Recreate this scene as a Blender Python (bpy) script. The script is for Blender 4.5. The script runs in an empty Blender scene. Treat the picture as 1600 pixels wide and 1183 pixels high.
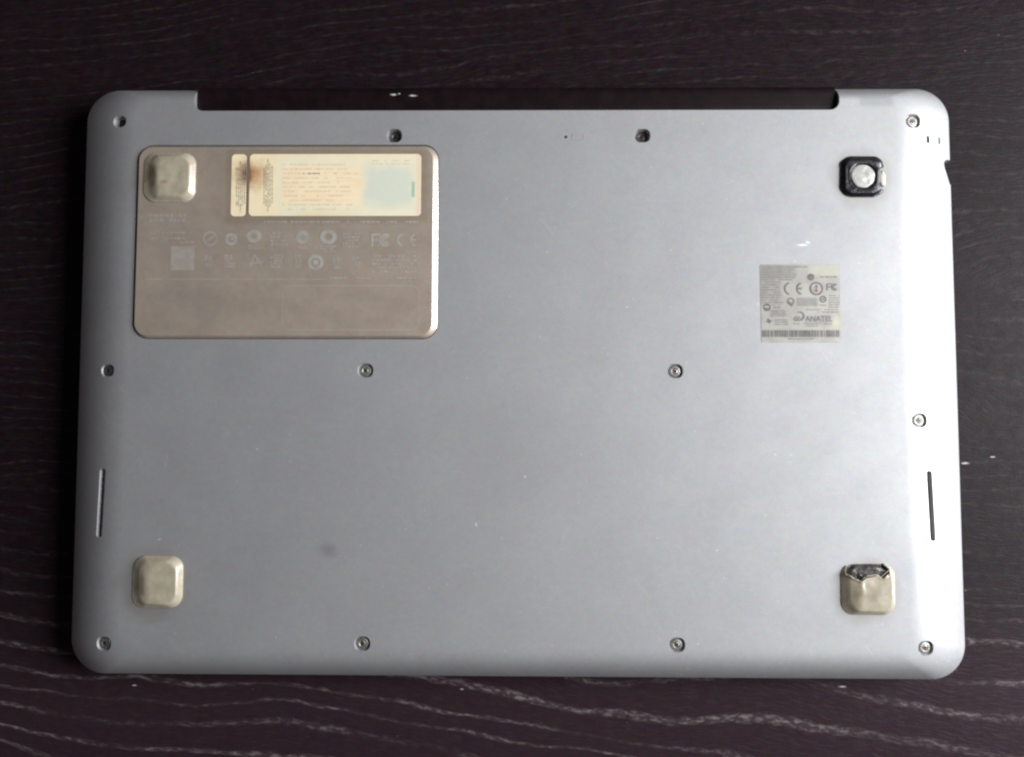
import bpy, bmesh, math, random
from mathutils import Vector, Matrix, Euler, noise as mnoise
random.seed(7)
sc = bpy.context.scene
C = sc.collection

# ---------------------------------------------------------------- camera
W, D = 0.342, 0.2297          # laptop footprint (m)
CAM = (0.0020164, -0.0204300, 0.3346920)
ROT = (0.0617130, 0.0101093, 0.0020324)
FPX = 1300.0
cam = bpy.data.cameras.new('camera')
cam.sensor_width = 36.0
cam.lens = 36.0 * FPX / 1600.0
cam.clip_start = 0.01
cam.clip_end = 50
cam_o = bpy.data.objects.new('camera', cam)
cam_o.location = CAM
cam_o.rotation_euler = ROT
C.objects.link(cam_o)
sc.camera = cam_o

# ---------------------------------------------------------------- room light: dim ambient + one window
w = bpy.data.worlds.new("World"); sc.world = w; w.use_nodes = True
w.node_tree.nodes['Background'].inputs[0].default_value = (0.95, 0.86, 0.90, 1)
w.node_tree.nodes['Background'].inputs[1].default_value = 0.06
lamp = bpy.data.lights.new('window_light', 'AREA')
lamp.shape = 'RECTANGLE'; lamp.size = 0.60; lamp.size_y = 0.60
lamp.energy = 25
lamp.color = (0.95, 0.975, 1.0)
lo = bpy.data.objects.new('window_light', lamp); C.objects.link(lo)
lo.location = (0.85, 0.06, 0.56)
lo.rotation_euler = (Vector((0, 0, 0)) - lo.location).to_track_quat('-Z', 'Y').to_euler()
sc.view_settings.view_transform = 'Standard'
sc.view_settings.look = 'None'
sc.view_settings.gamma = 1
sc.view_settings.exposure = 0
sc.cycles.filter_width = 2.4

# ---------------------------------------------------------------- measuring helper: photo pixel -> point at height z
RM = Euler(ROT, 'XYZ').to_matrix()
def at(px, py, z):
    d = RM @ Vector(((px - 800) / FPX, -(py - 591.5) / FPX, -1))
    t = (z - CAM[2]) / d.z
    return Vector((CAM[0] + d.x * t, CAM[1] + d.y * t, z))

# ---------------------------------------------------------------- node helper
class M:
    def __init__(s, name, rough=0.5, metal=0.0, col=(0.5, 0.5, 0.5)):
        s.m = bpy.data.materials.new(name); s.m.use_nodes = True
        s.t = s.m.node_tree; s.b = s.t.nodes['Principled BSDF']
        s.b.inputs['Roughness'].default_value = rough
        s.b.inputs['Metallic'].default_value = metal
        s.b.inputs['Base Color'].default_value = (*col, 1)
        s.co = s.t.nodes.new('ShaderNodeTexCoord').outputs['Object']
    def _in(s, sock, v):
        if isinstance(v, bpy.types.NodeSocket): s.t.links.new(v, sock)
        elif isinstance(v, tuple) and len(v) == 3 and sock.type == 'RGBA': sock.default_value = (*v, 1)
        else: sock.default_value = v
    def math(s, op, a, b=0.0, c=None, clamp=False):
        n = s.t.nodes.new('ShaderNodeMath'); n.operation = op; n.use_clamp = clamp
        s._in(n.inputs[0], a); s._in(n.inputs[1], b)
        if c is not None: s._in(n.inputs[2], c)
        return n.outputs[0]
    def xyz(s):
        n = s.t.nodes.new('ShaderNodeSeparateXYZ'); s._in(n.inputs[0], s.co); return n.outputs
    def comb(s, x, y, z=0.0):
        n = s.t.nodes.new('ShaderNodeCombineXYZ')
        for i, v in enumerate((x, y, z)): s._in(n.inputs[i], v)
        return n.outputs[0]
    def scale(s, k, co=None):
        n = s.t.nodes.new('ShaderNodeVectorMath'); n.operation = 'MULTIPLY'
        s._in(n.inputs[0], co if co is not None else s.co); n.inputs[1].default_value = k
        return n.outputs[0]
    def noise(s, scale, detail=3, rough=0.5, co=None, dist=0.0, color=False):
        n = s.t.nodes.new('ShaderNodeTexNoise')
        s._in(n.inputs['Vector'], co if co is not None else s.co)
        n.inputs['Scale'].default_value = scale; n.inputs['Detail'].default_value = detail
        n.inputs['Roughness'].default_value = rough; n.inputs['Distortion'].default_value = dist
        return n.outputs['Color' if color else 'Fac']
    def sm(s, v, a, b, lo=0.0, hi=1.0):
        n = s.t.nodes.new('ShaderNodeMapRange'); n.interpolation_type = 'SMOOTHSTEP'
        s._in(n.inputs[0], v); n.inputs[1].default_value = a; n.inputs[2].default_value = b
        n.inputs[3].default_value = lo; n.inputs[4].default_value = hi
        return n.outputs[0]
    def mix(s, f, a, b, mode='MIX'):
        n = s.t.nodes.new('ShaderNodeMix'); n.data_type = 'RGBA'; n.blend_type = mode
        s._in(n.inputs[0], f); s._in(n.inputs[6], a); s._in(n.inputs[7], b)
        return n.outputs[2]
    def blob(s, x, y, rx, ry, wob=0.0, sc_=200, soft=0.0):
        """1 inside a soft ellipse at world x,y"""
        o = s.xyz()
        u = s.math('DIVIDE', s.math('SUBTRACT', o[0], x), rx)
        v = s.math('DIVIDE', s.math('SUBTRACT', o[1], y), ry)
        r = s.math('SQRT', s.math('ADD', s.math('MULTIPLY', u, u), s.math('MULTIPLY', v, v)))
        if wob: r = s.math('ADD', r, s.math('MULTIPLY', s.math('SUBTRACT', s.noise(sc_, 3), 0.5), wob))
        return s.sm(r, soft, 1.0, 1.0, 0.0)
    def box(s, a, b, soft, wob=0.0, sc_=150):
        """soft box mask between two world corners a (min) b (max)"""
        o = s.xyz()
        x, y = o[0], o[1]
        if wob:
            x = s.math('ADD', x, s.math('MULTIPLY', s.math('SUBTRACT', s.noise(sc_, 2), 0.5), wob))
            y = s.math('ADD', y, s.math('MULTIPLY', s.math('SUBTRACT', s.noise(sc_ * 1.1, 2), 0.5), wob))
        r = s.sm(x, a[0] - soft, a[0] + soft)
        r = s.math('MULTIPLY', r, s.sm(x, b[0] - soft, b[0] + soft, 1, 0))
        r = s.math('MULTIPLY', r, s.sm(y, a[1] - soft, a[1] + soft))
        return s.math('MULTIPLY', r, s.sm(y, b[1] - soft, b[1] + soft, 1, 0))
    def bump(s, h, dist, strength=1.0, prev=None):
        n = s.t.nodes.new('ShaderNodeBump'); s._in(n.inputs['Height'], h)
        n.inputs['Distance'].default_value = dist; n.inputs['Strength'].default_value = strength
        if prev is not None: s._in(n.inputs['Normal'], prev)
        return n.outputs[0]
    def out(s, col=None, rough=None, normal=None, spec=None):
        if col is not None: s._in(s.b.inputs['Base Color'], col)
        if rough is not None: s._in(s.b.inputs['Roughness'], rough)
        if normal is not None: s._in(s.b.inputs['Normal'], normal)
        if spec is not None: s._in(s.b.inputs['Specular IOR Level'], spec)
        return s.m

def pbox(m, x0, y0, x1, y1, soft_px, z, **k):
    a, b = at(x0, y1, z), at(x1, y0, z)
    return m.box((a.x, a.y), (b.x, b.y), soft_px * 0.00025, **k)
def pblob(m, px, py, rx, ry, z, **k):
    c = at(px, py, z)
    return m.blob(c.x, c.y, rx * 0.00025, ry * 0.00025, **k)

H = 0.020            # height of the flat underside above the table
HP = H + 0.0009      # face of the access panel
HS = HP + 0.00012    # face of the paper sticker

# ---------------------------------------------------------------- materials
def mat_wood():
    m = M('dark_wood', 0.45)
    o = m.xyz()
    k = m.math('ADD', m.math('MULTIPLY', m.math('ADD', o[0], 0.2), 0.95), 1.0)
    k = m.math('MAXIMUM', k, 0.4)
    g = m.math('DIVIDE', o[1], k)
    warp = m.noise(1.0, 2, 0.5, co=m.scale((7, 16, 1)))
    g = m.math('ADD', g, m.math('MULTIPLY', m.math('SUBTRACT', warp, 0.5), 0.028))
    warp2 = m.noise(1.0, 3, 0.6, co=m.scale((55, 90, 1)))
    g = m.math('ADD', g, m.math('MULTIPLY', m.math('SUBTRACT', warp2, 0.5), 0.0028))
    # growth ring lines
    ph = m.math('ADD', m.math('MULTIPLY', m.math('MAXIMUM', g, -0.068), 195.0), m.math('MULTIPLY', m.math('MINIMUM', m.math('ADD', g, 0.068), 0.0), 118.0))
    ph = m.math('ADD', ph, m.math('MULTIPLY', m.noise(1.0, 1, co=m.comb(0.0, m.math('MULTIPLY', g, 30))), 2.0))
    fr = m.math('FRACT', ph)
    line = m.math('MULTIPLY', m.sm(fr, 0.38, 0.52), m.sm(fr, 0.54, 0.68, 1, 0))
    # short pores following the grain
    gc = m.comb(m.math('MULTIPLY', o[0], 150), m.math('MULTIPLY', g, 2100))
    pores = m.noise(1.0, 2, 0.55, co=gc)
    pl = m.sm(pores, 0.46, 0.72)
    gc2 = m.comb(m.math('MULTIPLY', o[0], 260), m.math('MULTIPLY', g, 1100), 3.0)
    fleck = m.sm(m.noise(1.0, 3, 0.6, co=gc2), 0.44, 0.66)
    dens = m.sm(m.noise(1.0, 2, co=m.comb(m.math('MULTIPLY', o[0], 22), m.math('MULTIPLY', g, 60), 5.0)), 0.36, 0.60, 0.12, 1)
    st = m.math('MULTIPLY', m.math('MULTIPLY', line, dens), m.math('ADD', m.math('MULTIPLY', fleck, 0.88), 0.12))
    st2 = m.math('MULTIPLY', pl, 0.05)
    # open pored grain below the laptop, finer and tighter grain above it
    st = m.math('MULTIPLY', st, m.sm(o[1], -0.118, -0.07, 1.0, 0.15))
    s = m.math('ADD', st, st2, clamp=True)
    blot = m.noise(70, 3, 0.6)
    base = m.mix(m.sm(blot, 0.35, 0.65), (0.0045, 0.0020, 0.0028), (0.0100, 0.0042, 0.0060))
    base = m.mix(m.math('MULTIPLY', m.sm(o[1], -0.13, -0.07, 1, 0), 0.6), base, (0.062, 0.033, 0.043))  # brighter sheen of the lower table painted into the base colour
    chroma = m.noise(320, 2, 0.6, color=True)
    base = m.mix(0.62, base, m.mix(1.0, chroma, (0.024, 0.014, 0.018), 'MULTIPLY'))
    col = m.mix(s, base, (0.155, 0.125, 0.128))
    # rare bright chips / dust
    sp = m.noise(1.0, 1, co=m.comb(m.math('MULTIPLY', o[0], 420), m.math('MULTIPLY', g, 1300), 9.0))
    sp = m.math('MULTIPLY', m.sm(sp, 0.80, 0.86), 0.8)
    col = m.mix(sp, col, (0.45, 0.43, 0.42))
    for (x, y, rx, ry) in ((1508, 724, 9, 2.2), (1551, 714, 6, 1.8), (1316, 1073, 8, 1.5), (210, 1071, 5, 1.5), (284, 206, 2, 1.5), (722, 1077, 4, 1.4)):
        col = m.mix(m.math('MULTIPLY', pblob(m, x, y, rx, ry, 0.0, wob=0.9, sc_=900), 0.8), col, (0.62, 0.60, 0.60))
    rough = m.math('ADD', m.math('MULTIPLY', s, 0.14), m.sm(m.noise(240, 3), 0.3, 0.7, 0.40, 0.50))
    h = m.math('SUBTRACT', m.math('MULTIPLY', m.noise(900, 3), 0.35), m.math('ADD', s, m.math('MULTIPLY', pl, 0.3)))
    return m.out(col, rough, m.bump(h, 0.00016, 0.8), 0.09)

def mat_case(name='silver_paint'):
    m = M(name, 0.42, 0.9)
    n1 = m.noise(45, 4, 0.55)
    col = m.mix(m.sm(n1, 0.3, 0.7), (0.460, 0.454, 0.462), (0.477, 0.476, 0.479))
    ch = m.noise(420, 2, 0.6, color=True)
    col = m.mix(0.10, col, ch, 'OVERLAY')
    fine = m.noise(1700, 3, 0.75)
    col = m.mix(m.sm(fine, 0.25, 0.75, 0.0, 0.30), col, (0.27, 0.27, 0.28))
    # worn / soiled spots, plus one broad faint darker zone mid case
    col = m.mix(m.math('MULTIPLY', pblob(m, 512, 858, 24, 17, H, wob=0.5), 0.38), col, (0.22, 0.20, 0.20))
    col = m.mix(m.math('MULTIPLY', pblob(m, 835, 715, 250, 120, H, wob=0.9, sc_=30), 0.12), col, (0.28, 0.24, 0.25))
    col = m.mix(m.math('MULTIPLY', pbox(m, 1343, 151, 1396, 166, 5, H, wob=0.001), 0.45), col, (0.26, 0.27, 0.28))
    # soft brown halo round each foot, set slightly to the left
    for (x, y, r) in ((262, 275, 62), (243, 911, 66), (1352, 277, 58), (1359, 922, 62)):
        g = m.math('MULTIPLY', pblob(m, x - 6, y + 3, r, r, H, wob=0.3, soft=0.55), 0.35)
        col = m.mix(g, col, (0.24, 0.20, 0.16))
    # scratches and chips
    for (x, y, rx, ry) in ((1254, 383, 13, 2.3), (1262, 379, 5, 3), (744, 820, 2.5, 4), (249, 843, 5, 1.6), (1466, 376, 3, 3),
                           (820, 745, 2, 2.5), (980, 480, 2, 1.6), (402, 702, 2.2, 1.5), (1120, 860, 2, 1.6)):
        col = m.mix(m.math('MULTIPLY', pblob(m, x, y, rx, ry, H, wob=0.8, sc_=900), 0.75), col, (0.85, 0.86, 0.86))
    o = m.xyz()
    for ang, sx, sy, sd_ in ((0.35, 14, 1500, 1.0), (-0.9, 10, 1300, 4.0), (1.4, 12, 1400, 8.0)):
        ca, sa = math.cos(ang), math.sin(ang)
        a_ = m.math('ADD', m.math('MULTIPLY', o[0], ca), m.math('MULTIPLY', o[1], sa))
        b_ = m.math('SUBTRACT', m.math('MULTIPLY', o[1], ca), m.math('MULTIPLY', o[0], sa))
        hl = m.sm(m.noise(1.0, 1, co=m.comb(m.math('MULTIPLY', a_, sx * 4), m.math('MULTIPLY', b_, sy), sd_)), 0.775, 0.81)
        col = m.mix(m.math('MULTIPLY', hl, 0.25), col, (0.72, 0.72, 0.72))
    col = m.mix(m.math('MULTIPLY', m.sm(m.noise(700, 1), 0.765, 0.80), 0.45), col, (0.8, 0.8, 0.8))
    rough = m.sm(m.noise(60, 4, 0.6), 0.25, 0.75, 0.73, 0.77)
    bm_ = m.bump(m.noise(3300, 2, 0.7), 0.00004, 0.45)
    m.b.inputs['Coat Weight'].default_value = 0.8; m.b.inputs['Coat Roughness'].default_value = 0.25; m.b.inputs['Coat IOR'].default_value = 1.9
    return m.out(col, rough, m.bump(m.noise(25, 2), 0.0008, 0.12, bm_))

def mat_panel():
    m = M('panel_paint', 0.45, 0.55)
    n1 = m.noise(90, 5, 0.7, dist=0.3)
    col = m.mix(m.sm(n1, 0.32, 0.68), (0.485, 0.395, 0.32), (0.515, 0.425, 0.345))
    ch = m.noise(420, 4, 0.7, color=True)
    col = m.mix(0.20, col, ch, 'OVERLAY')
    # yellowed glue bleeding from under the sticker
    y = pbox(m, 352, 232, 668, 349, 5, HP, wob=0.0015)
    col = m.mix(m.math('MULTIPLY', y, 0.4), col, (0.30, 0.23, 0.13))
    b = pblob(m, 290, 470, 70, 45, HP, wob=1.0, sc_=60)
    col = m.mix(m.math('MULTIPLY', b, 0.25), col, (0.30, 0.29, 0.285))
    fine = m.noise(2600, 2, 0.7)
    col = m.mix(m.sm(fine, 0.25, 0.75, 0.0, 0.14), col, (0.18, 0.16, 0.15))
    m.b.inputs['Coat Weight'].default_value = 1.0; m.b.inputs['Coat Roughness'].default_value = 0.13; m.b.inputs['Coat IOR'].default_value = 2.1
    return m.out(col, m.sm(m.noise(90, 3), 0.3, 0.7, 0.55, 0.62), m.bump(m.noise(3300, 2, 0.7), 0.00004, 0.4))

def mat_licence():
    m = M('yellowed_paper', 0.55)
    n = m.noise(160, 4, 0.6)
    col = m.mix(m.sm(n, 0.3, 0.7), (0.83, 0.69, 0.45), (0.87, 0.74, 0.50))
    # greyer security print round the white text field
    g = pbox(m, 432, 244, 700, 345, 8, HS, wob=0.002)
    col = m.mix(m.math('MULTIPLY', g, 0.55), col, (0.76, 0.735, 0.59))
    g = pbox(m, 570, 260, 648, 322, 13, HS, wob=0.006)
    col = m.mix(m.math('MULTIPLY', g, 0.85), col, (0.60, 0.64, 0.54))
    f = pbox(m, 440, 259, 564, 320, 7, HS, wob=0.003)
    col = m.mix(f, col, (0.89, 0.73, 0.49))
    o = m.xyz()
    stripes = m.noise(1.0, 2, co=m.comb(m.math('MULTIPLY', o[0], 60), m.math('MULTIPLY', o[1], 900)))
    col = m.mix(m.math('MULTIPLY', m.math('MULTIPLY', f, m.sm(stripes, 0.4, 0.7)), 0.35), col, (0.80, 0.55, 0.36))
    col = m.mix(m.math('MULTIPLY', pblob(m, 500, 335, 75, 14, HS, wob=0.6), 0.5), col, (0.72, 0.60, 0.33))
    e = pbox(m, 650, 236, 664, 345, 2.5, HS)
    col = m.mix(m.math('MULTIPLY', e, 0.7), col, (0.76, 0.58, 0.40))
    e = pbox(m, 653, 318, 664, 345, 2, HS)
    col = m.mix(m.math('MULTIPLY', e, 0.8), col, (0.80, 0.60, 0.52))
    e = pbox(m, 643, 284, 648, 308, 1.5, HS)
    col = m.mix(m.math('MULTIPLY', e, 0.7), col, (0.22, 0.40, 0.30))
    # scorch stain
    s1 = pblob(m, 391, 272, 42, 34, HS, wob=0.6, sc_=500)
    col = m.mix(m.math('MULTIPLY', s1, 0.85), col, (0.44, 0.20, 0.07))
    s2 = pblob(m, 385, 271, 14, 27, HS, wob=0.4, sc_=500)
    col = m.mix(m.math('MULTIPLY', s2, 0.95), col, (0.07, 0.025, 0.02))
    mot = m.noise(500, 3, 0.7, color=True)
    col = m.mix(0.10, col, mot, 'OVERLAY')
    return m.out(col, 0.5, m.bump(m.noise(400, 3), 0.00006, 0.5))

def mat_cert():
    m = M('grey_label_film', 0.42, 0.35)
    n = m.noise(170, 3, 0.6, dist=0.4)
    col = m.mix(m.sm(n, 0.3, 0.7), (0.315, 0.295, 0.27), (0.38, 0.37, 0.33))
    for q in ((1189, 414, 1222, 474), (1189, 414, 1244, 436), (1246, 466, 1277, 479), (1189, 516, 1312, 527), (1203, 484, 1229, 495), (1257, 494, 1302, 508)):
        col = m.mix(m.math('MULTIPLY', pbox(m, *q, 4, H, wob=0.001), 0.45), col, (0.22, 0.205, 0.195))
    w_ = pbox(m, 1262, 414, 1311, 431, 4, H)
    col = m.mix(m.math('MULTIPLY', w_, 0.4), col, (0.48, 0.47, 0.38))
    w_ = pblob(m, 1305, 505, 16, 18, H, wob=0.6)
    col = m.mix(m.math('MULTIPLY', w_, 0.45), col, (0.55, 0.53, 0.38))
    return m.out(col, 0.42)

def mat_rubber():
    m = M('worn_rubber', 0.36, 0.0)
    n = m.noise(220, 4, 0.6)
    col = m.mix(m.sm(n, 0.3, 0.7), (0.365, 0.315, 0.23), (0.43, 0.385, 0.29))
    col = m.mix(0.15, col, m.noise(500, 3, 0.6, color=True), 'OVERLAY')
    for (x, y, rx, ry, k) in ((236, 276, 17, 38, 0.85), (262, 288, 10, 5, 0.4), (218, 910, 14, 40, 0.5), (1331, 932, 15, 34, 0.55),
                              (1360, 925, 25, 25, 0.3)):
        col = m.mix(m.math('MULTIPLY', pblob(m, x, y, rx, ry, H, wob=0.6, sc_=350), k), col, (0.085, 0.055, 0.03))  # brown stain, with the feet's left-side shading painted in too
    return m.out(col, m.sm(m.noise(300, 3), 0.3, 0.7, 0.22, 0.30), m.bump(m.noise(700, 3), 0.00006, 0.3), 0.9)

def simple(name, col, rough, metal=0.0, nscale=300, amt=0.4, bumpd=0.00008, spec=0.5):
    m = M(name, rough, metal, col)
    c2 = tuple(x * (1 - amt) for x in col)
    n = m.noise(nscale, 4, 0.6)
    c = m.mix(m.sm(n, 0.3, 0.7), c2, col)
    return m.out(c, None, m.bump(m.noise(nscale * 2, 3), bumpd, 0.5), spec)

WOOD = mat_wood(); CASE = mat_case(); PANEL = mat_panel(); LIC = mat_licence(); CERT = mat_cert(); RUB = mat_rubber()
def mat_hinge():
    m = M('black_hinge_plastic', 0.45)
    col = m.mix(m.sm(m.noise(200, 4), 0.3, 0.7), (0.005, 0.0022, 0.003), (0.009, 0.004, 0.005))
    for (x, y, rx, ry) in ((615, 148.5, 7, 2.0), (624, 147, 3, 1.5), (645, 150, 9, 1.8)):  # small glints painted onto the hinge's top edge
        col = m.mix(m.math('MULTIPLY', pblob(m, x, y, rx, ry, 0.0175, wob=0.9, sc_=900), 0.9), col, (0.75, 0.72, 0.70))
    return m.out(col, None, m.bump(m.noise(500, 3), 0.00005, 0.5), 0.18)
HINGE = mat_hinge()
LID = simple('lid_plastic', (0.10, 0.10, 0.105), 0.4)
SCREW = simple('screw_metal', (0.36, 0.335, 0.31), 0.48, 0.8, 900, 0.35)
SCREWD = simple('dark_screw_metal', (0.15, 0.125, 0.125), 0.4, 0.6, 900, 0.4)
BLACK = simple('black_recess', (0.012, 0.010, 0.010), 0.6)
GLUE = simple('black_adhesive', (0.008, 0.007, 0.009), 0.32, 0.0, 500, 0.5, 0.00015)
TORN = simple('torn_adhesive', (0.12, 0.112, 0.105), 0.35, 0.1, 420, 0.75, 0.0006)
WAX = simple('clear_glue_dot', (0.50, 0.49, 0.46), 0.16, 0.0, 450, 0.25, 0.00025)
EDGE = simple('crumpled_rubber_edge', (0.58, 0.54, 0.44), 0.3, 0.0, 500, 0.2)
INKP = simple('faded_panel_print', (0.565, 0.525, 0.47), 0.55, 0.5, 300, 0.22, 0.00002)
INKF = simple('faint_panel_print', (0.53, 0.465, 0.41), 0.55, 0.5, 250, 0.16, 0.00002)
INKG = simple('grey_ink', (0.25, 0.235, 0.22), 0.5, 0.3, 500, 0.3, 0.00002)
INKD = simple('dark_ink', (0.15, 0.14, 0.135), 0.5, 0.2, 500, 0.3, 0.00002)
INKR = simple('reddish_ink', (0.42, 0.34, 0.33), 0.5, 0.2, 500, 0.3, 0.00002)
INKS = simple('sticker_ink', (0.38, 0.34, 0.26), 0.6, 0.0, 500, 0.35, 0.00002)

# ---------------------------------------------------------------- mesh helpers
def link(name, bm, mat, parent=None, smooth=False):
    me = bpy.data.meshes.new(name)
    bmesh.ops.recalc_face_normals(bm, faces=bm.faces) if False else None
    bm.to_mesh(me); bm.free()
    if mat: me.materials.append(mat)
    o = bpy.data.objects.new(name, me); C.objects.link(o)
    if parent: o.parent = parent
    if smooth: me.shade_smooth()
    return o

def thing(name, label, cat, loc=(0, 0, 0)):
    o = bpy.data.objects.new(name, None); C.objects.link(o)
    o.empty_display_size = 0.05; o.location = loc
    o['label'] = label; o['category'] = cat
    return o

def rring(x0, x1, y0, y1, r, n=10):
    """rounded rectangle, counter-clockwise, 4*(n+1) points"""
    pts = []
    for cx, cy, a0 in ((x1 - r, y1 - r, 0), (x0 + r, y1 - r, 90), (x0 + r, y0 + r, 180), (x1 - r, y0 + r, 270)):
        for i in range(n + 1):
            a = math.radians(a0 + 90 * i / n)
            pts.append((cx + r * math.cos(a), cy + r * math.sin(a)))
    return pts

def loft(bm, rings, cap0=True, cap1=True):
    """rings of equal length, first = bottom, last = top"""
    vs = [[bm.verts.new(p) for p in r] for r in rings]
    n = len(vs[0])
    for a, b in zip(vs, vs[1:]):
        for i in range(n):
            j = (i + 1) % n
            bm.faces.new((a[i], a[j], b[j], b[i]))
    if cap0: bm.faces.new(list(reversed(vs[0])))
    if cap1: bm.faces.new(vs[-1])
    return vs

# ---------------------------------------------------------------- table
bm = bmesh.new()
tx0, tx1, ty0, ty1 = -0.85, 0.75, -0.50, 0.55
R = []
for ins, z in ((0.003, -0.030), (0.0, -0.027), (0.0, -0.003), (0.0009, -0.0009), (0.003, 0.0)):
    R.append([(x, y, z) for x, y in rring(tx0 + ins, tx1 - ins, ty0 + ins, ty1 - ins, 0.012 - ins, 6)])
loft(bm, R)
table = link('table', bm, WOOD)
table['label'] = 'dark brown wooden table top with pale wavy grain lines running under the laptop'
table['category'] = 'table'

# ---------------------------------------------------------------- laptop
lap = thing('laptop', 'silver laptop lying upside down, underside with screws, two stickers and worn rubber feet', 'laptop')
XA, YB = W / 2 - 0.00075, D / 2 - 0.0008
EDGEZ = 0.0126
SL, SR_, SB, ST = 0.0225, 0.0245, 0.0140, 0.0075
def ring_u(u, n=24):
    """u = 1 outline, u = 0 start of the flat face"""
    k = 1 - u
    r = 0.0130 * u + 0.0065 * k
    return (-XA + SL * (1 - u ** 1.1), XA - SR_ * (1 - u ** 0.95), -YB + SB * (1 - u ** 0.78), YB - ST * k, r)
DROP = H - EDGEZ
def zu(u, y=0.0, x=0.0):
    w_ = min(max((-y - 0.086) / 0.027, 0), 1) * min(max((0.158 - x) / 0.05, 0), 1)
    return H - DROP * u ** 2.3 - 0.0022 * u ** 3 * w_ * w_ * (3 - 2 * w_)
def sdf(x, y, b):
    x0, x1, y0, y1, r = b
    qx = abs(x - (x0 + x1) / 2) - (x1 - x0) / 2 + r
    qy = abs(y - (y0 + y1) / 2) - (y1 - y0) / 2 + r
    return math.hypot(max(qx, 0), max(qy, 0)) + min(max(qx, qy), 0) - r
def top_z(x, y):
    if sdf(x, y, ring_u(0)) <= 0: return H
    a, b = 0.0, 1.0
    for _ in range(22):
        m_ = (a + b) / 2
        if sdf(x, y, ring_u(m_)) > 0: a = m_
        else: b = m_
    return zu((a + b) / 2, y, x)
def on(px, py):
    z = H
    for _ in range(12):
        p = at(px, py, z); z = top_z(p.x, p.y)
    p = at(px, py, z)
    e = 0.0004
    n = Vector((top_z(p.x - e, p.y) - top_z(p.x + e, p.y), top_z(p.x, p.y - e) - top_z(p.x, p.y + e), 2 * e)).normalized()
    return p, n

bm = bmesh.new()
R = []
for ins, z in ((0.0010, 0.0088), (0.0, 0.0089), (0.0, 0.0090), (0.0, 0.0091)):
    R.append([(x, y, z) for x, y in rring(-XA + ins, XA - ins, -YB + ins, YB - ins, 0.013 - ins, 24)])
NR = 40
for i in range(NR + 1):
    u = 1 - i / NR
    u = u if i else 0.9985
    b = ring_u(u)
    R.append([(x, y, zu(u, y, x)) for x, y in rring(*b, 24)])
loft(bm, R)
case = link('bottom_case', bm, CASE, lap)

# cutters -------------------------------------------------
cut = bmesh.new()
def frame(p, n, xdir=Vector((1, 0, 0))):
    xa = (xdir - n * xdir.dot(n)).normalized(); ya = n.cross(xa)
    return lambda x, y, z: p + xa * x + ya * y + n * z
def recess(px, py, sx, sy, r, depth, taper, up=0.0015, rot=0.0):
    p, n = on(px, py)
    T = frame(p, n, Vector((math.cos(rot), math.sin(rot), 0)))
    rings = []
    for z, g in ((-depth, -taper), (0, 0), (up, taper * up / depth if depth else 0)):
        rr = max(r + g, 0.0001)
        rings.append([T(x, y, z) for x, y in rring(-sx / 2 - g, sx / 2 + g, -sy / 2 - g, sy / 2 + g, rr, 6)])
    loft(cut, rings)
    return p, n
screws = []   # px, py, recess sx, sy, depth, dark?
for (px, py, kind) in ((616, 212, 'deep'), (1004, 212, 'deep'), (187, 190, 'hole'), (168, 579, 'shallow'),
                       (1427, 189, 's'), (571, 579, 's'), (1055, 580, 's'), (1437, 657, 's'),
                       (162, 1006, 's'), (566, 1006, 's'), (1058, 1008, 's'), (1447, 1013, 's')):
    if kind == 'deep': a = (0.0060, 0.0053, 0.0022, 0.0028, 0.0005)
    elif kind == 'hole': a = (0.0056, 0.0046, 0.0021, 0.0032, 0.0007)
    elif kind == 'shallow': a = (0.0056, 0.0048, 0.0020, 0.0012, 0.0005)
    else: a = (0.0060, 0.0055, 0.0024, 0.0013, 0.0005)
    p, n = recess(px, py, a[0], a[1], a[2], a[3], a[4])
    screws.append((p, n, kind, a[3]))
recess(157.5, 786, 0.0026, 0.0262, 0.0012, 0.0016, 0.0005, rot=math.radians(-1.8))
recess(1455, 790.5, 0.0023, 0.0262, 0.0010, 0.0022, 0.0003, rot=math.radians(1.8))
recess(1450, 218, 0.0015, 0.0029, 0.0005, 0.0022, 0.0002)
recess(1467.5, 220, 0.0009, 0.0026, 0.0003, 0.0022, 0.0001)
recess(884, 214, 0.0012, 0.0012, 0.00058, 0.0010, 0.0002)
# pocket for the access panel
pa, pb = at(207.5, 528.5, H), at(686, 227.5, H)
PX0, PX1, PY0, PY1 = pa.x, pb.x, pa.y, pb.y
g = 0.00038
loft(cut, [[(x, y, z) for x, y in rring(PX0 - g, PX1 + 0.0001, PY0 - g, PY1 + g, 0.0062, 10)] for z in (H - 0.0016, H + 0.003)])
# hinge notch
q0, q1 = at(303, 173.5, H), at(1312, 171.5, H)
NX0, NX1, NY = q0.x, q1.x, (q0.y + q1.y) / 2
loft(cut, [[(x, y, z) for x, y in rring(NX0, NX1, NY, YB + 0.02, 0.0036, 10)] for z in (0.0, 0.03)])
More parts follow.
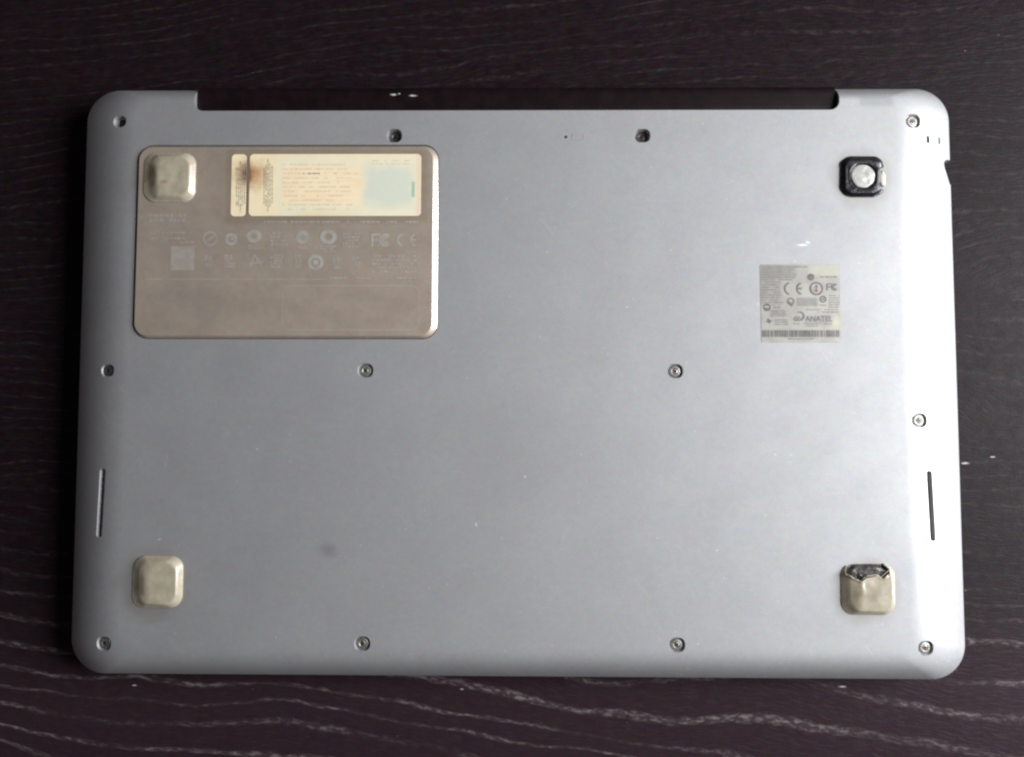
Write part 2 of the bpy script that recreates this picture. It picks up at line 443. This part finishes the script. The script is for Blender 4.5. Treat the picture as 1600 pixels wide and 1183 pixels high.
# side socket on the right edge
s0 = at(1480, 262, 0.0128)
sock = [(s0.x - 0.0024, 0.0010), (s0.x - 0.0019, 0.0021), (s0.x - 0.0004, 0.0029), (s0.x + 0.006, 0.0031), (s0.x + 0.006, -0.0095),
        (s0.x + 0.0006, -0.0066), (s0.x - 0.0010, -0.0030), (s0.x - 0.0020, -0.0008)]
loft(cut, [[(x, s0.y + y, z) for x, y in reversed(sock)] for z in (0.0, 0.03)])
bmesh.ops.recalc_face_normals(cut, faces=cut.faces)
cutter = link('cutter', cut, CASE)
md = case.modifiers.new('b', 'BOOLEAN'); md.object = cutter; md.operation = 'DIFFERENCE'; md.solver = 'EXACT'
dg = bpy.context.evaluated_depsgraph_get()
me = bpy.data.meshes.new_from_object(case.evaluated_get(dg))
case.modifiers.clear(); old = case.data; case.data = me; me.name = 'bottom_case'
bpy.data.meshes.remove(old); bpy.data.objects.remove(cutter)

# hinge cover filling the notch
bm = bmesh.new()
n = 14
prof = []
hy0, hy1 = NY - 0.0006, YB - 0.0006
for i in range(n + 1):
    a = math.pi * i / n
    cy, ry = (hy0 + hy1) / 2, (hy1 - hy0) / 2
    prof.append((cy - ry * math.copysign(abs(math.cos(a)) ** 0.55, math.cos(a)), 0.0148 + 0.0030 * math.sin(a) ** 0.6))
prof = [(hy0, 0.0075)] + prof + [(hy1, 0.0075)]
xs = [NX0 + 0.0005, NX0 + 0.0009, NX1 - 0.0009, NX1 - 0.0005]
rings = []
for k, x in enumerate(xs):
    dz = 0.0004 if k in (0, 3) else 0.0
    rings.append([(x, y, z - dz) for y, z in prof])
loft(bm, list(reversed(rings)))
bmesh.ops.recalc_face_normals(bm, faces=bm.faces)
hinge = link('hinge_cover', bm, HINGE, lap)

# lid below
bm = bmesh.new()
R = []
for ins, z in ((0.010, 0.0), (0.0060, 0.0006), (0.0035, 0.0022), (0.0025, 0.0045), (0.0025, 0.0080), (0.0035, 0.00865)):
    R.append([(x, y, z) for x, y in rring(-XA + ins, XA - ins, -YB + ins, YB - ins, 0.013, 12)])
loft(bm, R)
link('lid', bm, LID, lap)

# slot linings
def lining(name, px, py, sx, sy, depth, mat, rot=0.0):
    p, nn = on(px, py)
    T = frame(p, nn, Vector((math.cos(rot), math.sin(rot), 0)))
    b = bmesh.new()
    loft(b, [[T(x, y, z) for x, y in rring(-sx / 2, sx / 2, -sy / 2, sy / 2, min(sx, sy) * 0.45, 4)] for z in (-depth - 0.0003, -depth + 0.0002)])
    return link(name, b, mat, lap)
lining('vent_slot', 157.5, 786, 0.0014, 0.0245, 0.0016, SCREWD, math.radians(-1.8))
lining('vent_slot', 1455, 790.5, 0.0017, 0.0255, 0.0021, SCREWD, math.radians(1.8))
lining('latch_hole', 1450, 218, 0.0010, 0.0024, 0.0022, BLACK)
lining('latch_hole', 1467.5, 220, 0.0006, 0.0021, 0.0022, BLACK)
lining('reset_hole', 884, 214, 0.0006, 0.0006, 0.0010, BLACK)

# screws: head (> socket)
def make_screw(p, nn, kind, depth):
    T = frame(p, nn)
    b = bmesh.new()
    base = -depth
    hgt = 0.0007
    prof = [(0.0021, base), (0.00215, base + hgt * 0.55), (0.0019, base + hgt * 0.9), (0.0016, base + hgt), (0.0013, base + hgt),
            (0.00105, base + hgt * 0.75), (0.0007, base + hgt * 0.95), (0.00055, base + hgt * 0.95), (0.00048, base + hgt * 0.2)]
    loft(b, [[T(r * math.cos(math.radians(a)), r * math.sin(math.radians(a)), z) for a in range(0, 360, 12)] for r, z in prof])
    dark = kind in ('deep', 'hole', 'shallow')
    o = link('screw', b, SCREWD if dark else SCREW, lap, smooth=False)
    b = bmesh.new()
    ang0 = random.uniform(0, 90)
    # cross shaped socket
    pts = []
    for q in range(4):
        a = math.radians(ang0 + 90 * q)
        for rr, da in ((0.0009, -9), (0.0009, 9), (0.00028, 45)):
            pts.append((rr * math.cos(a + math.radians(da)), rr * math.sin(a + math.radians(da))))
    loft(b, [[T(x, y, z) for x, y in pts] for z in (base + hgt * 0.3, base + hgt * 1.04)])
    s_ = link('socket', b, BLACK, o)
    return o
for p, nn, kind, depth in screws:
    if kind == 'hole':
        T = frame(p, nn); b = bmesh.new()
        loft(b, [[T(x, y, z) for x, y in rring(-0.0022, 0.0022, -0.0018, 0.0018, 0.0015, 6)] for z in (-depth - 0.0002, -depth + 0.0003)])
        link('screw_well', b, BLACK, lap)
    else:
        make_screw(p, nn, kind, depth)

# ---------------------------------------------------------------- access panel
bm = bmesh.new()
R = []
sd = {'l': 0.0009, 'r': 0.0023, 't': 0.0009, 'b': 0.0009}
for k, z in ((-0.02, H - 0.0014), (0.0, H - 0.00040), (0.05, H - 0.00026), (0.30, H + 0.00008), (0.60, H + 0.00047), (0.86, H + 0.00080), (0.95, H + 0.00088), (1.0, HP)):
    kk = max(k, 0)
    R.append([(x, y, z) for x, y in rring(PX0 + sd['l'] * kk, PX1 - sd['r'] * kk, PY0 + sd['b'] * kk, PY1 - sd['t'] * kk, 0.0060 - 0.001 * kk, 12)])
loft(bm, R)
panel = link('access_panel', bm, PANEL, lap)
panel.data.materials.append(CASE)

# print helpers -------------------------------------------------
ZC = [0]
def stag(z):
    ZC[0] += 1
    return z + (ZC[0] % 12) * 0.0000025
def quad(b, x0, y0, x1, y1, z):
    z = stag(z)
    a, c = at(x0, y1, z), at(x1, y0, z)
    vs = [b.verts.new(v) for v in ((a.x, a.y, z), (c.x, a.y, z), (c.x, c.y, z), (a.x, c.y, z))]
    b.faces.new(vs)
def ringm(b, px, py, r0, r1, z, a0=0, a1=360, n=28, sy=1.0):
    z = stag(z); c = at(px, py, z); k = 0.000247
    full = abs(a1 - a0) >= 360
    m_ = n if full else n + 1
    o_, i_ = [], []
    for i in range(m_):
        a = math.radians(a0 + (a1 - a0) * i / n)
        o_.append(b.verts.new((c.x + r1 * k * math.cos(a), c.y + r1 * k * sy * math.sin(a), z)))
        i_.append(b.verts.new((c.x + r0 * k * math.cos(a), c.y + r0 * k * sy * math.sin(a), z)) if r0 > 0 else None)
    if r0 <= 0:
        b.faces.new(o_); return
    for i in range(n):
        j = (i + 1) % m_
        b.faces.new((i_[i], o_[i], o_[j], i_[j]))
def line_(b, x0, y0, x1, y1, wpx, z):
    z = stag(z); a, c = at(x0, y0, z), at(x1, y1, z)
    d = (c - a).normalized(); nrm = Vector((-d.y, d.x, 0)) * wpx * 0.000125
    b.faces.new([b.verts.new(v) for v in (a - nrm, c - nrm, c + nrm, a + nrm)])
def rows(b, x0, y0, x1, y1, pitch, z, th=0.5, vertical=False, ragged=0, dens=0.85):
    """rows of word-like dashes standing in for print too small to read"""
    a0, a1, l0, l1 = (x0, x1, y0, y1) if vertical else (y0, y1, x0, x1)
    p = a0
    while p < a1:
        c = l0; end = l1 - random.uniform(0, ragged)
        while c < end:
            wlen = random.uniform(2.0, 7.0)
            e = min(c + wlen, end)
            if random.random() < dens:
                if vertical: quad(b, p, c, p + pitch * th, e, z)
                else: quad(b, c, p, e, p + pitch * th, z)
            c = e + random.uniform(0.7, 1.6)
        p += pitch
def text(b, s, px, py, hpx, z, rot=0.0, stretch=1.0):
    cu = bpy.data.curves.new('t', 'FONT'); cu.body = s; cu.size = 1.0; cu.offset = 0.018; cu.align_x = 'CENTER'; cu.align_y = 'CENTER'
    o = bpy.data.objects.new('t', cu); C.objects.link(o)
    me_ = bpy.data.meshes.new_from_object(o.evaluated_get(bpy.context.evaluated_depsgraph_get()))
    k = hpx * 0.000247 / 0.70
    c = at(px, py, z)
    me_.transform(Matrix.Translation(c) @ Matrix.Rotation(rot, 4, 'Z') @ Matrix.Diagonal((k * stretch, k, k, 1)))
    b.from_mesh(me_)
    bpy.data.objects.remove(o); bpy.data.curves.remove(cu); bpy.data.meshes.remove(me_)

def ce_mark(b, cx, cy, r, w_, z):
    ringm(b, cx - r * 0.95, cy, r - w_, r, z, 105, 255)
    ringm(b, cx + r * 0.95, cy, r - w_, r, z, 105, 255)
    line_(b, cx + r * 0.95 - r * 0.9, cy, cx + r * 0.95 - r * 0.1, cy, w_, z)
def fc_mark(b, cx, cy, r, w_, z):
    line_(b, cx - r * 1.55, cy - r, cx - r * 1.55, cy + r, w_, z)
    line_(b, cx - r * 1.55, cy - r + w_ / 2, cx - r * 0.2, cy - r + w_ / 2, w_, z)
    line_(b, cx - r * 1.4, cy, cx - r * 0.6, cy, w_, z)
    ringm(b, cx + r * 0.5, cy, r - w_, r, z, 45, 315)
    ringm(b, cx + r * 0.55, cy, r * 0.6 - w_, r * 0.6, z, 45, 315)

zp = HP + 0.00004
b = bmesh.new()   # the clearer marks
ringm(b, 361, 374, 4.5, 10, zp); ringm(b, 363, 373, 0, 3, zp)
ringm(b, 397, 369, 5, 12, zp, sy=0.85); rows(b, 388, 383, 407, 388, 4, zp)
ringm(b, 473, 371, 3.5, 10.5, zp); ringm(b, 473, 371, 0, 1.6, zp); rows(b, 465, 384, 482, 390, 3, zp)
ringm(b, 513, 370, 6, 13, zp, sy=0.9); rows(b, 500, 384, 526, 394, 4, zp)
fc_mark(b, 597, 375, 10, 3.2, zp)
ce_mark(b, 641, 375, 10.5, 2.6, zp)
ringm(b, 493, 410, 7, 12.5, zp); ringm(b, 493, 410, 0, 4.5, zp)
link('certification_mark', b, INKP, panel)
b = bmesh.new()   # almost worn away
ringm(b, 328, 373, 8.5, 12, zp); line_(b, 320, 378, 336, 368, 3, zp)
rows(b, 422, 362, 449, 386, 6, zp, 0.7); rows(b, 535, 364, 562, 388, 5, zp, 0.6)
for (x, y, w2, h2) in ((326, 408, 7, 9), (359, 408, 9, 10), (433, 408, 11, 11), (466, 408, 6, 10), (527, 411, 8, 9), (557, 408, 8, 7)):
    rows(b, x - w2, y - h2, x + w2, y + h2 - 3, 4.2, zp, 0.8, ragged=w2 * 0.6, dens=0.9)
    quad(b, x - w2 * 0.8, y + h2 - 2, x + w2 * 0.6, y + h2, zp)
line_(b, 390, 418, 397, 398, 3.5, zp); line_(b, 397, 398, 408, 416, 3.5, zp); line_(b, 388, 412, 411, 410, 3, zp)
quad(b, 266, 385, 304, 422, zp)
rows(b, 232, 334, 290, 348, 7.5, zp, 0.75)
rows(b, 232, 362, 306, 366, 6, zp, 0.6); rows(b, 232, 371, 290, 375, 6, zp, 0.5); rows(b, 280, 377, 304, 380, 5, zp, 0.5)
rows(b, 412, 345, 655, 349, 5, zp, 0.7, dens=0.75)
rows(b, 581, 399, 656, 424, 6, zp, 0.5, dens=0.8)
rows(b, 515, 433, 660, 437, 6, zp, 0.5, dens=0.7)
quad(b, 226, 435.5, 512, 437.2, zp)
link('worn_print', b, INKF, panel)
b = bmesh.new()   # thin frame line
z_ = zp
o1 = [at(x, y, z_) for x, y in ((440, 516), (655, 446))]
ro, ri = rring(o1[0].x, o1[1].x, o1[0].y, o1[1].y, 0.003, 6), None
g_ = 0.00032
ri = rring(o1[0].x + g_, o1[1].x - g_, o1[0].y + g_, o1[1].y - g_, 0.0027, 6)
vo = [b.verts.new((x, y, z_)) for x, y in ro]; vi = [b.verts.new((x, y, z_)) for x, y in ri]
for i in range(len(vo)):
    j = (i + 1) % len(vo); b.faces.new((vi[i], vo[i], vo[j], vi[j]))
link('frame_line', b, INKF, panel)

# licence sticker in two pieces with a split between them
def sheet(name, x0, y0, x1, y1, zb, zt, rpx, mat, parent, rr=None):
    a, c = at(x0, y1, zt), at(x1, y0, zt)
    b = bmesh.new()
    loft(b, [[(x, y, z) for x, y in rring(a.x + i_, c.x - i_, a.y + i_, c.y - i_, rpx * 0.00025, 6)] for z, i_ in ((zb, 0), (zt - 0.00003, 0), (zt, 0.00004))])
    return link(name, b, mat, parent)
stA = sheet('licence_sticker', 360, 241, 385.3, 338, HP, HS, 6, LIC, panel)
stA['label'] = 'narrow left strip of the torn yellowed sticker'
stB = sheet('licence_sticker', 388.3, 240.5, 658, 337.5, HP, HS, 6, LIC, panel)
stB['label'] = 'wide yellowed paper sticker with a scorch stain at its left end'
b = bmesh.new(); zs = HS + 0.00003
for x0_, y0_, y1_ in ((369, 262, 322), (372, 262, 323), (375, 252, 332), (378, 256, 322), (381.5, 262, 324)):
    rows(b, x0_, y0_, x0_ + 1.5, y1_, 3, zs, 0.45, vertical=True, dens=0.95)
for x0_, y0_, y1_ in ((412, 262, 320), (415, 259, 322), (418, 249, 331), (421, 255, 324), (424.5, 259, 318)):
    rows(b, x0_, y0_, x0_ + 1.5, y1_, 3, zs, 0.45, vertical=True, dens=0.95)
rows(b, 473, 270, 500, 273, 4, zs, 0.55, dens=0.9)
link('fine_print', b, INKS, panel)
b = bmesh.new()
for yy in range(256, 330, 7):
    rows(b, 440 + random.uniform(0, 6), yy, 560 - random.uniform(0, 40), yy + 2, 7, zs, 0.3, dens=0.8)
rows(b, 575, 250, 640, 258, 5, zs, 0.4, dens=0.6)
link('faded_lettering', b, simple('bleached_ink', (0.80, 0.67, 0.46), 0.6, 0.0, 500, 0.2), panel)
b = bmesh.new(); quad(b, 385.6, 246, 388.0, 333, HP + 0.00004)
link('split_line', b, simple('brown_glue_line', (0.12, 0.06, 0.045), 0.5), panel)

# ---------------------------------------------------------------- small approval label on the case
b = bmesh.new()
zc = H + 0.0001
cs = [at(*p, zc) for p in ((1190, 535), (1314.5, 535.5), (1312, 413), (1187.5, 413))]
def corner_ring(cs, r, z):
    out = []
    n = len(cs)
    for i in range(n):
        p, a, c = cs[i], cs[i - 1], cs[(i + 1) % n]
        u1 = (a - p).normalized(); u2 = (c - p).normalized()
        for t in (0, .25, .5, .75, 1):
            v = p + u1 * r * (1 - t) ** 2 + u2 * r * t ** 2
            out.append((v.x, v.y, z))
    return out
loft(b, [corner_ring(cs, 0.0008, z) for z in (H, zc)])
cert = link('approval_label', b, CERT, lap)
cert['label'] = 'small square grey film label with approval marks and a barcode'
zc += 0.00004
b = bmesh.new()
for i, (y, xe) in enumerate(((416, 1246), (420, 1240), (424, 1236), (428, 1246), (432, 1243), (436, 1238), (440, 1220), (444, 1217), (448, 1219),
                             (452, 1218), (456, 1221), (460, 1219), (464, 1217), (468, 1216), (472, 1225), (476, 1217))):
    rows(b, 1190.5, y, xe, y + 3, 4, zc, 0.5, dens=0.9)
rows(b, 1246, 416, 1262, 420, 4, zc, 0.5); rows(b, 1276, 431.5, 1310, 434, 4, zc, 0.6)
rows(b, 1208, 479, 1220, 482, 4, zc, 0.6); rows(b, 1204, 485, 1228, 494, 3.6, zc, 0.55)
rows(b, 1211, 499, 1231, 506, 3.4, zc, 0.6, dens=1)
rows(b, 1246, 466, 1277, 478, 3.2, zc, 0.6, dens=1); rows(b, 1295, 461, 1312, 480, 3.6, zc, 0.5)
rows(b, 1281, 476, 1293, 479, 3.6, zc, 0.5); rows(b, 1260, 483, 1309, 490, 3.6, zc, 0.5)
rows(b, 1240, 505, 1251, 507, 3, zc, 0.6); rows(b, 1256, 505, 1301, 508, 3.4, zc, 0.55); rows(b, 1232, 528.5, 1271, 531.5, 4, zc, 0.6, dens=1)
rows(b, 1258, 509, 1284, 511, 3, zc, 0.5)
link('fine_print', b, INKG, cert)
b = bmesh.new()
ce_mark(b, 1244.5, 451, 10, 2.6, zc)
ringm(b, 1275.5, 451, 8.0, 10.6, zc)
fc_mark(b, 1301, 448.5, 5.6, 1.9, zc)
ringm(b, 1267, 433, 0, 5.5, zc); ringm(b, 1198.5, 480.5, 0, 6, zc, 180, 360)
ringm(b, 1198.5, 480.5, 4, 6, zc, 0, 180)
ringm(b, 1235.5, 471, 3.6, 5.6, zc); line_(b, 1232, 472, 1238, 478, 4, zc)
ringm(b, 1286, 467.5, 3.0, 5.4, zc); ringm(b, 1286, 467.5, 0, 1.6, zc)
line_(b, 1200, 498, 1203, 505, 3, zc); line_(b, 1197, 503, 1206, 501, 2, zc)
# crescent and wave emblem
c = at(1250, 494, zc); k = 0.000247; ou, inn = [], []
for i in range(17):
    a = math.radians(-80 + 200 * i / 16)
    ou.append(b.verts.new((c.x + 7.2 * k * math.cos(a), c.y + 7.2 * k * math.sin(a), zc)))
    a2 = a
    inn.append(b.verts.new((c.x + (-1.6 + 5.6 * math.cos(a2)) * k, c.y + (0.6 + 5.0 * math.sin(a2)) * k, zc)))
for i in range(16): b.faces.new((inn[i], ou[i], ou[i + 1], inn[i + 1]))
line_(b, 1240, 499, 1245, 494, 2.2, zc); line_(b, 1244, 500, 1250, 495, 2.2, zc); line_(b, 1241, 501, 1254, 500, 2, zc)
text(b, 'ANATEL', 1279.6, 498.5, 8.4, zc, 0, 0.93)
link('approval_mark', b, INKD, cert)
b = bmesh.new(); ringm(b, 1275.5, 451, 0, 7.8, zc); link('red_dot', b, INKR, cert)
b = bmesh.new()
line_(b, 1275.5, 445, 1275.5, 457, 2.2, zc + 0.00002); line_(b, 1272.5, 448, 1278.5, 448, 1.6, zc + 0.00002); line_(b, 1272.5, 454, 1278.5, 454, 1.6, zc + 0.00002)
link('dot_symbol', b, INKD, cert)
b = bmesh.new(); x = 1191.5
while x < 1311:
    dense = 0.75 if (1208 < x < 1228 or 1232 < x < 1243 or 1248 < x < 1268 or 1290 < x < 1300) else 0.42
    wd = random.choice((0.8, 1.2, 2.0, 2.6)) * (1.1 if dense > .5 else 0.8)
    quad(b, x, 516, min(x + wd, 1312), 526.5, zc); x += wd + random.choice((0.7, 1.2, 1.8)) * (0.8 if dense > .5 else 1.3)
link('barcode', b, INKD, cert)

# faint outline mark beside the small hole
b = bmesh.new(); zz = H + 0.00004
for l in ((894, 209, 894, 219), (894, 219, 911, 219), (911, 219, 911, 210)): line_(b, *l, 1.0, zz)
link('scratch_mark', b, simple('pale_scratch', (0.66, 0.68, 0.70), 0.4, 0.7), lap)

# ---------------------------------------------------------------- rubber feet
def sstep(a, b_, x):
    t = min(max((x - a) / (b_ - a), 0), 1); return t * t * (3 - 2 * t)
def inside(x, y, poly):
    r = False; j = len(poly) - 1
    for i in range(len(poly)):
        if (poly[i][1] > y) != (poly[j][1] > y) and x < (poly[j][0] - poly[i][0]) * (y - poly[i][1]) / (poly[j][1] - poly[i][1]) + poly[i][0]: r = not r
        j = i
    return r
def seg_d(x, y, a, c):
    vx, vy = c[0] - a[0], c[1] - a[1]
    t = max(0, min(1, ((x - a[0]) * vx + (y - a[1]) * vy) / (vx * vx + vy * vy)))
    return math.hypot(x - a[0] - t * vx, y - a[1] - t * vy)
def foot_mesh(x0, y0, x1, y1, zb, hfun, hole=None, rpx=19, nr=34, seed=0, shrink_under=0.0):
    zt = zb + 0.0018
    a, c = at(x0, y1, zt), at(x1, y0, zt)
    hx, hy = (c.x - a.x) / 2, (c.y - a.y) / 2
    cx, cy = (a.x + c.x) / 2, (a.y + c.y) / 2
    r0 = rpx * 0.000247
    bm_ = bmesh.new(); prev = None; rr = []
    def ring_at(t, zf):
        ins = t * min(hx, hy)
        pts = rring(cx - hx + ins, cx + hx - ins, cy - hy + ins * hy / min(hx, hy), cy + hy - ins * hy / min(hx, hy), min(r0 * (1 - t * 0.6), 0.92 * (min(hx, hy) - ins)), 16)
        out = []
        for (x, y) in pts:
            u, v = (x - cx) / hx, (y - cy) / hy
            out.append((x, y, zf(u, v, t)))
        return out
    rings = [ring_at(0.0, lambda u, v, t: zb - 0.0002), ring_at(0.0, lambda u, v, t: zb + 0.0004)]
    for i in range(1, nr):
        t = 0.97 * (i / nr) ** 1.35
        rings.append(ring_at(t, lambda u, v, t: zb + hfun(u, v, t)))
    vs = [[bm_.verts.new(p) for p in r] for r in rings]
    n_ = len(vs[0])
    for A, B in zip(vs, vs[1:]):
        for i in range(n_):
            j = (i + 1) % n_
            q = (A[i], A[j], B[j], B[i])
            if hole:
                mx = sum(v.co.x for v in q) / 4; my = sum(v.co.y for v in q) / 4
                if hole((mx - cx) / hx, (my - cy) / hy): continue
            bm_.faces.new(q)
    ctr = bm_.verts.new((cx, cy, sum(v.co.z for v in vs[-1]) / n_))
    for i in range(n_): bm_.faces.new((vs[-1][i], vs[-1][(i + 1) % n_], ctr))
    bmesh.ops.delete(bm_, geom=[v for v in bm_.verts if not v.link_faces], context='VERTS')
    return bm_, (cx, cy, hx, hy)

def edge_prof(t, h=0.0018, u=0.0):
    k = min(t / (0.22 + 0.16 * sstep(0.2, 1.0, -u)), 1.0)
    return 0.0004 + (h - 0.0004) * (1 - (1 - k) ** 1.9)
def lobe(u, v, t, amp, a=-0.95, b_=-0.25, bend=0.22):
    # raised pad, its left third sagging down towards the edge
    return amp * sstep(a, b_, u - bend * v * v) * sstep(0, .22, t)
def N(u, v, s, seed): return mnoise.noise(Vector((u * s + seed, v * s, seed * 1.7)))

def h_upper_left(u, v, t):
    h = edge_prof(t, 0.0014, u)
    d = math.hypot(u - 0.18, (v - 0.02))
    h += lobe(u, v, t, 0.0009, -0.9, -0.35)
    h -= 0.0009 * math.exp(-((u + 0.78) ** 2 / 0.05 + (v + 0.04) ** 2 / 0.22))
    h += 0.00012 * N(u, v, 2.2, 3) - 0.00022 * math.exp(-((u - 0.35) ** 2 + (v + 0.1) ** 2) / 0.04)
    return h
bm_, _ = foot_mesh(222, 237, 304, 314, HP, h_upper_left)
f1 = link('rubber_foot', bm_, RUB, lap, smooth=True); f1['label'] = 'grey rubber foot with a brown dent, on the corner of the access panel'

def h_lower_left(u, v, t):
    h = edge_prof(t, 0.0018, u)
    d = math.hypot((u - 0.22), (v - 0.0) * 0.9)
    h += lobe(u, v, t, 0.0009, -0.95, -0.2)
    h -= 0.0006 * math.exp(-((u + 0.78) ** 2 / 0.06 + (v + 0.1) ** 2 / 0.40))
    h += 0.00010 * N(u, v, 2.0, 8) - 0.0001 * math.exp(-(u ** 2 + v ** 2) / 0.1)
    return h
bm_, _ = foot_mesh(204, 870, 284, 951, H, h_lower_left)
f2 = link('rubber_foot', bm_, RUB, lap, smooth=True); f2['label'] = 'whole pale grey rubber foot near the slot at the lower left'

# torn foot: lower right
FX0, FY0, FX1, FY1 = 1318, 881.5, 1400, 962
def nuv(px, py): return ((px - (FX0 + FX1) / 2) / 41, -(py - (FY0 + FY1) / 2) / 40.25)
tear = [nuv(*p) for p in ((1323, 897), (1325, 889), (1331, 876), (1352, 876), (1366, 876), (1380, 876), (1383, 884), (1391, 889), (1386, 895), (1380, 901), (1376, 903), (1372, 899),
                          (1366, 898), (1360, 900), (1355, 899), (1350, 904), (1345, 908), (1336, 904))]
def h_torn(u, v, t):
    h = edge_prof(t, 0.0019, u)
    d = math.hypot((u - 0.12) * 0.85, (v + 0.15))
    h += lobe(u, v, t, 0.0010, -0.95, -0.30, 0.05)
    # ridge running down from the tear
    h += 0.00022 * math.exp(-seg_d(u, v, nuv(1344, 908), nuv(1348, 932)) ** 2 / 0.008) * sstep(-0.5, 0.4, v)
    # lifted lip round the tear
    dd = min(seg_d(u, v, tear[i], tear[(i + 1) % len(tear)]) for i in range(len(tear)))
    h += 0.00055 * math.exp(-dd ** 2 / 0.004) * (0.6 + 0.8 * N(u, v, 7, 2)) * sstep(0.0, 0.10, t)
    # crumpled upper right corner
    h += 0.0005 * math.exp(-((u - 0.8) ** 2 + (v - 0.75) ** 2) / 0.06) * (0.6 + 1.2 * N(u, v, 9, 5))
    h += 0.00012 * N(u, v, 2.5, 11)
    return h
bm_, cc = foot_mesh(FX0, FY0, FX1, FY1, H, h_torn, hole=lambda u, v: inside(u, v, tear), nr=60)
f3 = link('rubber_foot', bm_, RUB, lap, smooth=True); f3['label'] = 'torn rubber foot with its top edge ripped open'
sm = f3.modifiers.new('thickness', 'SOLIDIFY'); sm.thickness = 0.0002; sm.offset = -1
b = bmesh.new()
def h_core(u, v, t): return 0.0002 + (0.0014 if v > -0.1 else 0.0006) * sstep(0, .15, t) * sstep(-1.0, -0.45, u) + 0.0005 * N(u, v, 4, 4) + 0.0003 * N(u, v, 9, 6)
bm_, _ = foot_mesh(FX0 + 4, FY0 + 1.0, FX1 - 8, FY1 - 12, H, h_core, nr=24)
link('exposed_adhesive', bm_, TORN, f3, smooth=True)
# pale curled lip along the tear
def tube(b, pts, r):
    prev = None
    for i, p in enumerate(pts):
        d = (pts[min(i + 1, len(pts) - 1)] - pts[max(i - 1, 0)]).normalized()
        s = d.cross(Vector((0, 0, 1))).normalized(); up = s.cross(d)
        rr = r * (0.55 if i in (0, len(pts) - 1) else random.uniform(0.8, 1.25))
        cur = [b.verts.new(p + (s * math.cos(a) + up * math.sin(a)) * rr) for a in [math.radians(60 * q) for q in range(6)]]
        if prev:
            for q in range(6): b.faces.new((prev[q], prev[(q + 1) % 6], cur[(q + 1) % 6], cur[q]))
        else: b.faces.new(list(reversed(cur)))
        prev = cur
    b.faces.new(prev)
b = bmesh.new()
def lipz(px, py, k=0.0): return at(px, py, H + 0.0027 + k)
tube(b, [lipz(*p) for p in ((1323, 896.5), (1329, 900.5), (1336, 905), (1344, 909.5))], 0.00015)
tube(b, [lipz(*p, 0.0002) for p in ((1345, 907), (1350, 903.5), (1356, 899.5), (1361, 899.5), (1367, 898), (1372, 899.5), (1376, 902.5), (1381, 898), (1387, 892.5), (1391, 888), (1387, 885.5), (1380, 883))], 0.00017)
bmesh.ops.recalc_face_normals(b, faces=b.faces)
lp = link('torn_lip', b, EDGE, f3, smooth=True)

# missing foot: upper right, black adhesive ring with a glue dot
GX, GY = 1348.5, 274.5
def h_glue(u, v, t):
    h = 0.0004 + 0.0011 * sstep(0, 0.22, t)
    d = math.hypot(u, v)
    h -= 0.0009 * (1 - sstep(0.50, 0.66, d))
    h += 0.00022 * N(u, v, 3.5, 2) + 0.00005 * N(u, v, 11, 7)
    h -= 0.0010 * math.exp(-((u - 0.98) ** 2 / 0.03 + (v + 0.16) ** 2 / 0.10))
    return max(h, 0.00005)
bm_, _ = foot_mesh(1316, 242.5, 1383, 307, H, h_glue, nr=60, rpx=17, hole=lambda u, v: u > 0.80 + 0.05 * N(u, v, 6, 9) and -0.62 < v < 0.36)
for v in bm_.verts:   # ragged outline
    c0 = at(GX, GY, H); d = Vector((v.co.x - c0.x, v.co.y - c0.y)); L = d.length / 0.008
    k = 1 + 0.07 * mnoise.noise(Vector((v.co.x * 300, v.co.y * 300, 1.0))) * min(L, 1) ** 3
    if d.x > 0.0062 and abs(d.y + 0.0012) < 0.0032: k *= 0.90
    v.co.x = c0.x + d.x * k; v.co.y = c0.y + d.y * k
f4 = link('adhesive_patch', bm_, GLUE, lap, smooth=True); f4['label'] = 'black sticky patch left where a rubber foot came off'
def disc(name, px, py, rpx, zb, hgt, mat, parent, seed, sy=1.0, wob=0.06):
    c = at(px, py, zb + hgt); b = bmesh.new(); rings = []
    for i in range(13):
        t = i / 12.5; rr = rpx * 0.000247 * math.cos(t * math.pi / 2)
        z = zb + hgt * (0.15 + 0.85 * math.sin(t * math.pi / 2) ** 0.4 if i else 0)
        ring = []
        for a in range(0, 360, 10):
            A = math.radians(a); k = 1 + wob * mnoise.noise(Vector((math.cos(A) * 1.5 + seed, math.sin(A) * 1.5, seed)))
            x, y = rr * k * math.cos(A), rr * k * sy * math.sin(A)
            ring.append((c.x + x, c.y + y, z + 0.00018 * mnoise.noise(Vector((x * 400, y * 400, seed))) * (i > 0)))
        rings.append(ring)
    loft(b, rings)
    return link(name, b, mat, parent, smooth=True)
disc('glue_dot', 1349, 274.5, 18.5, H + 0.0004, 0.0009, WAX, f4, 2.0)
disc('glue_fleck', 1373.5, 257.5, 5.5, H + 0.0012, 0.0006, simple('grey_fleck', (0.22, 0.22, 0.22), 0.3), f4, 4.0, 0.7, 0.4)
disc('glue_bead', 1380, 279, 5, H + 0.0001, 0.0009, EDGE, f4, 6.0, 2.3, 0.3)
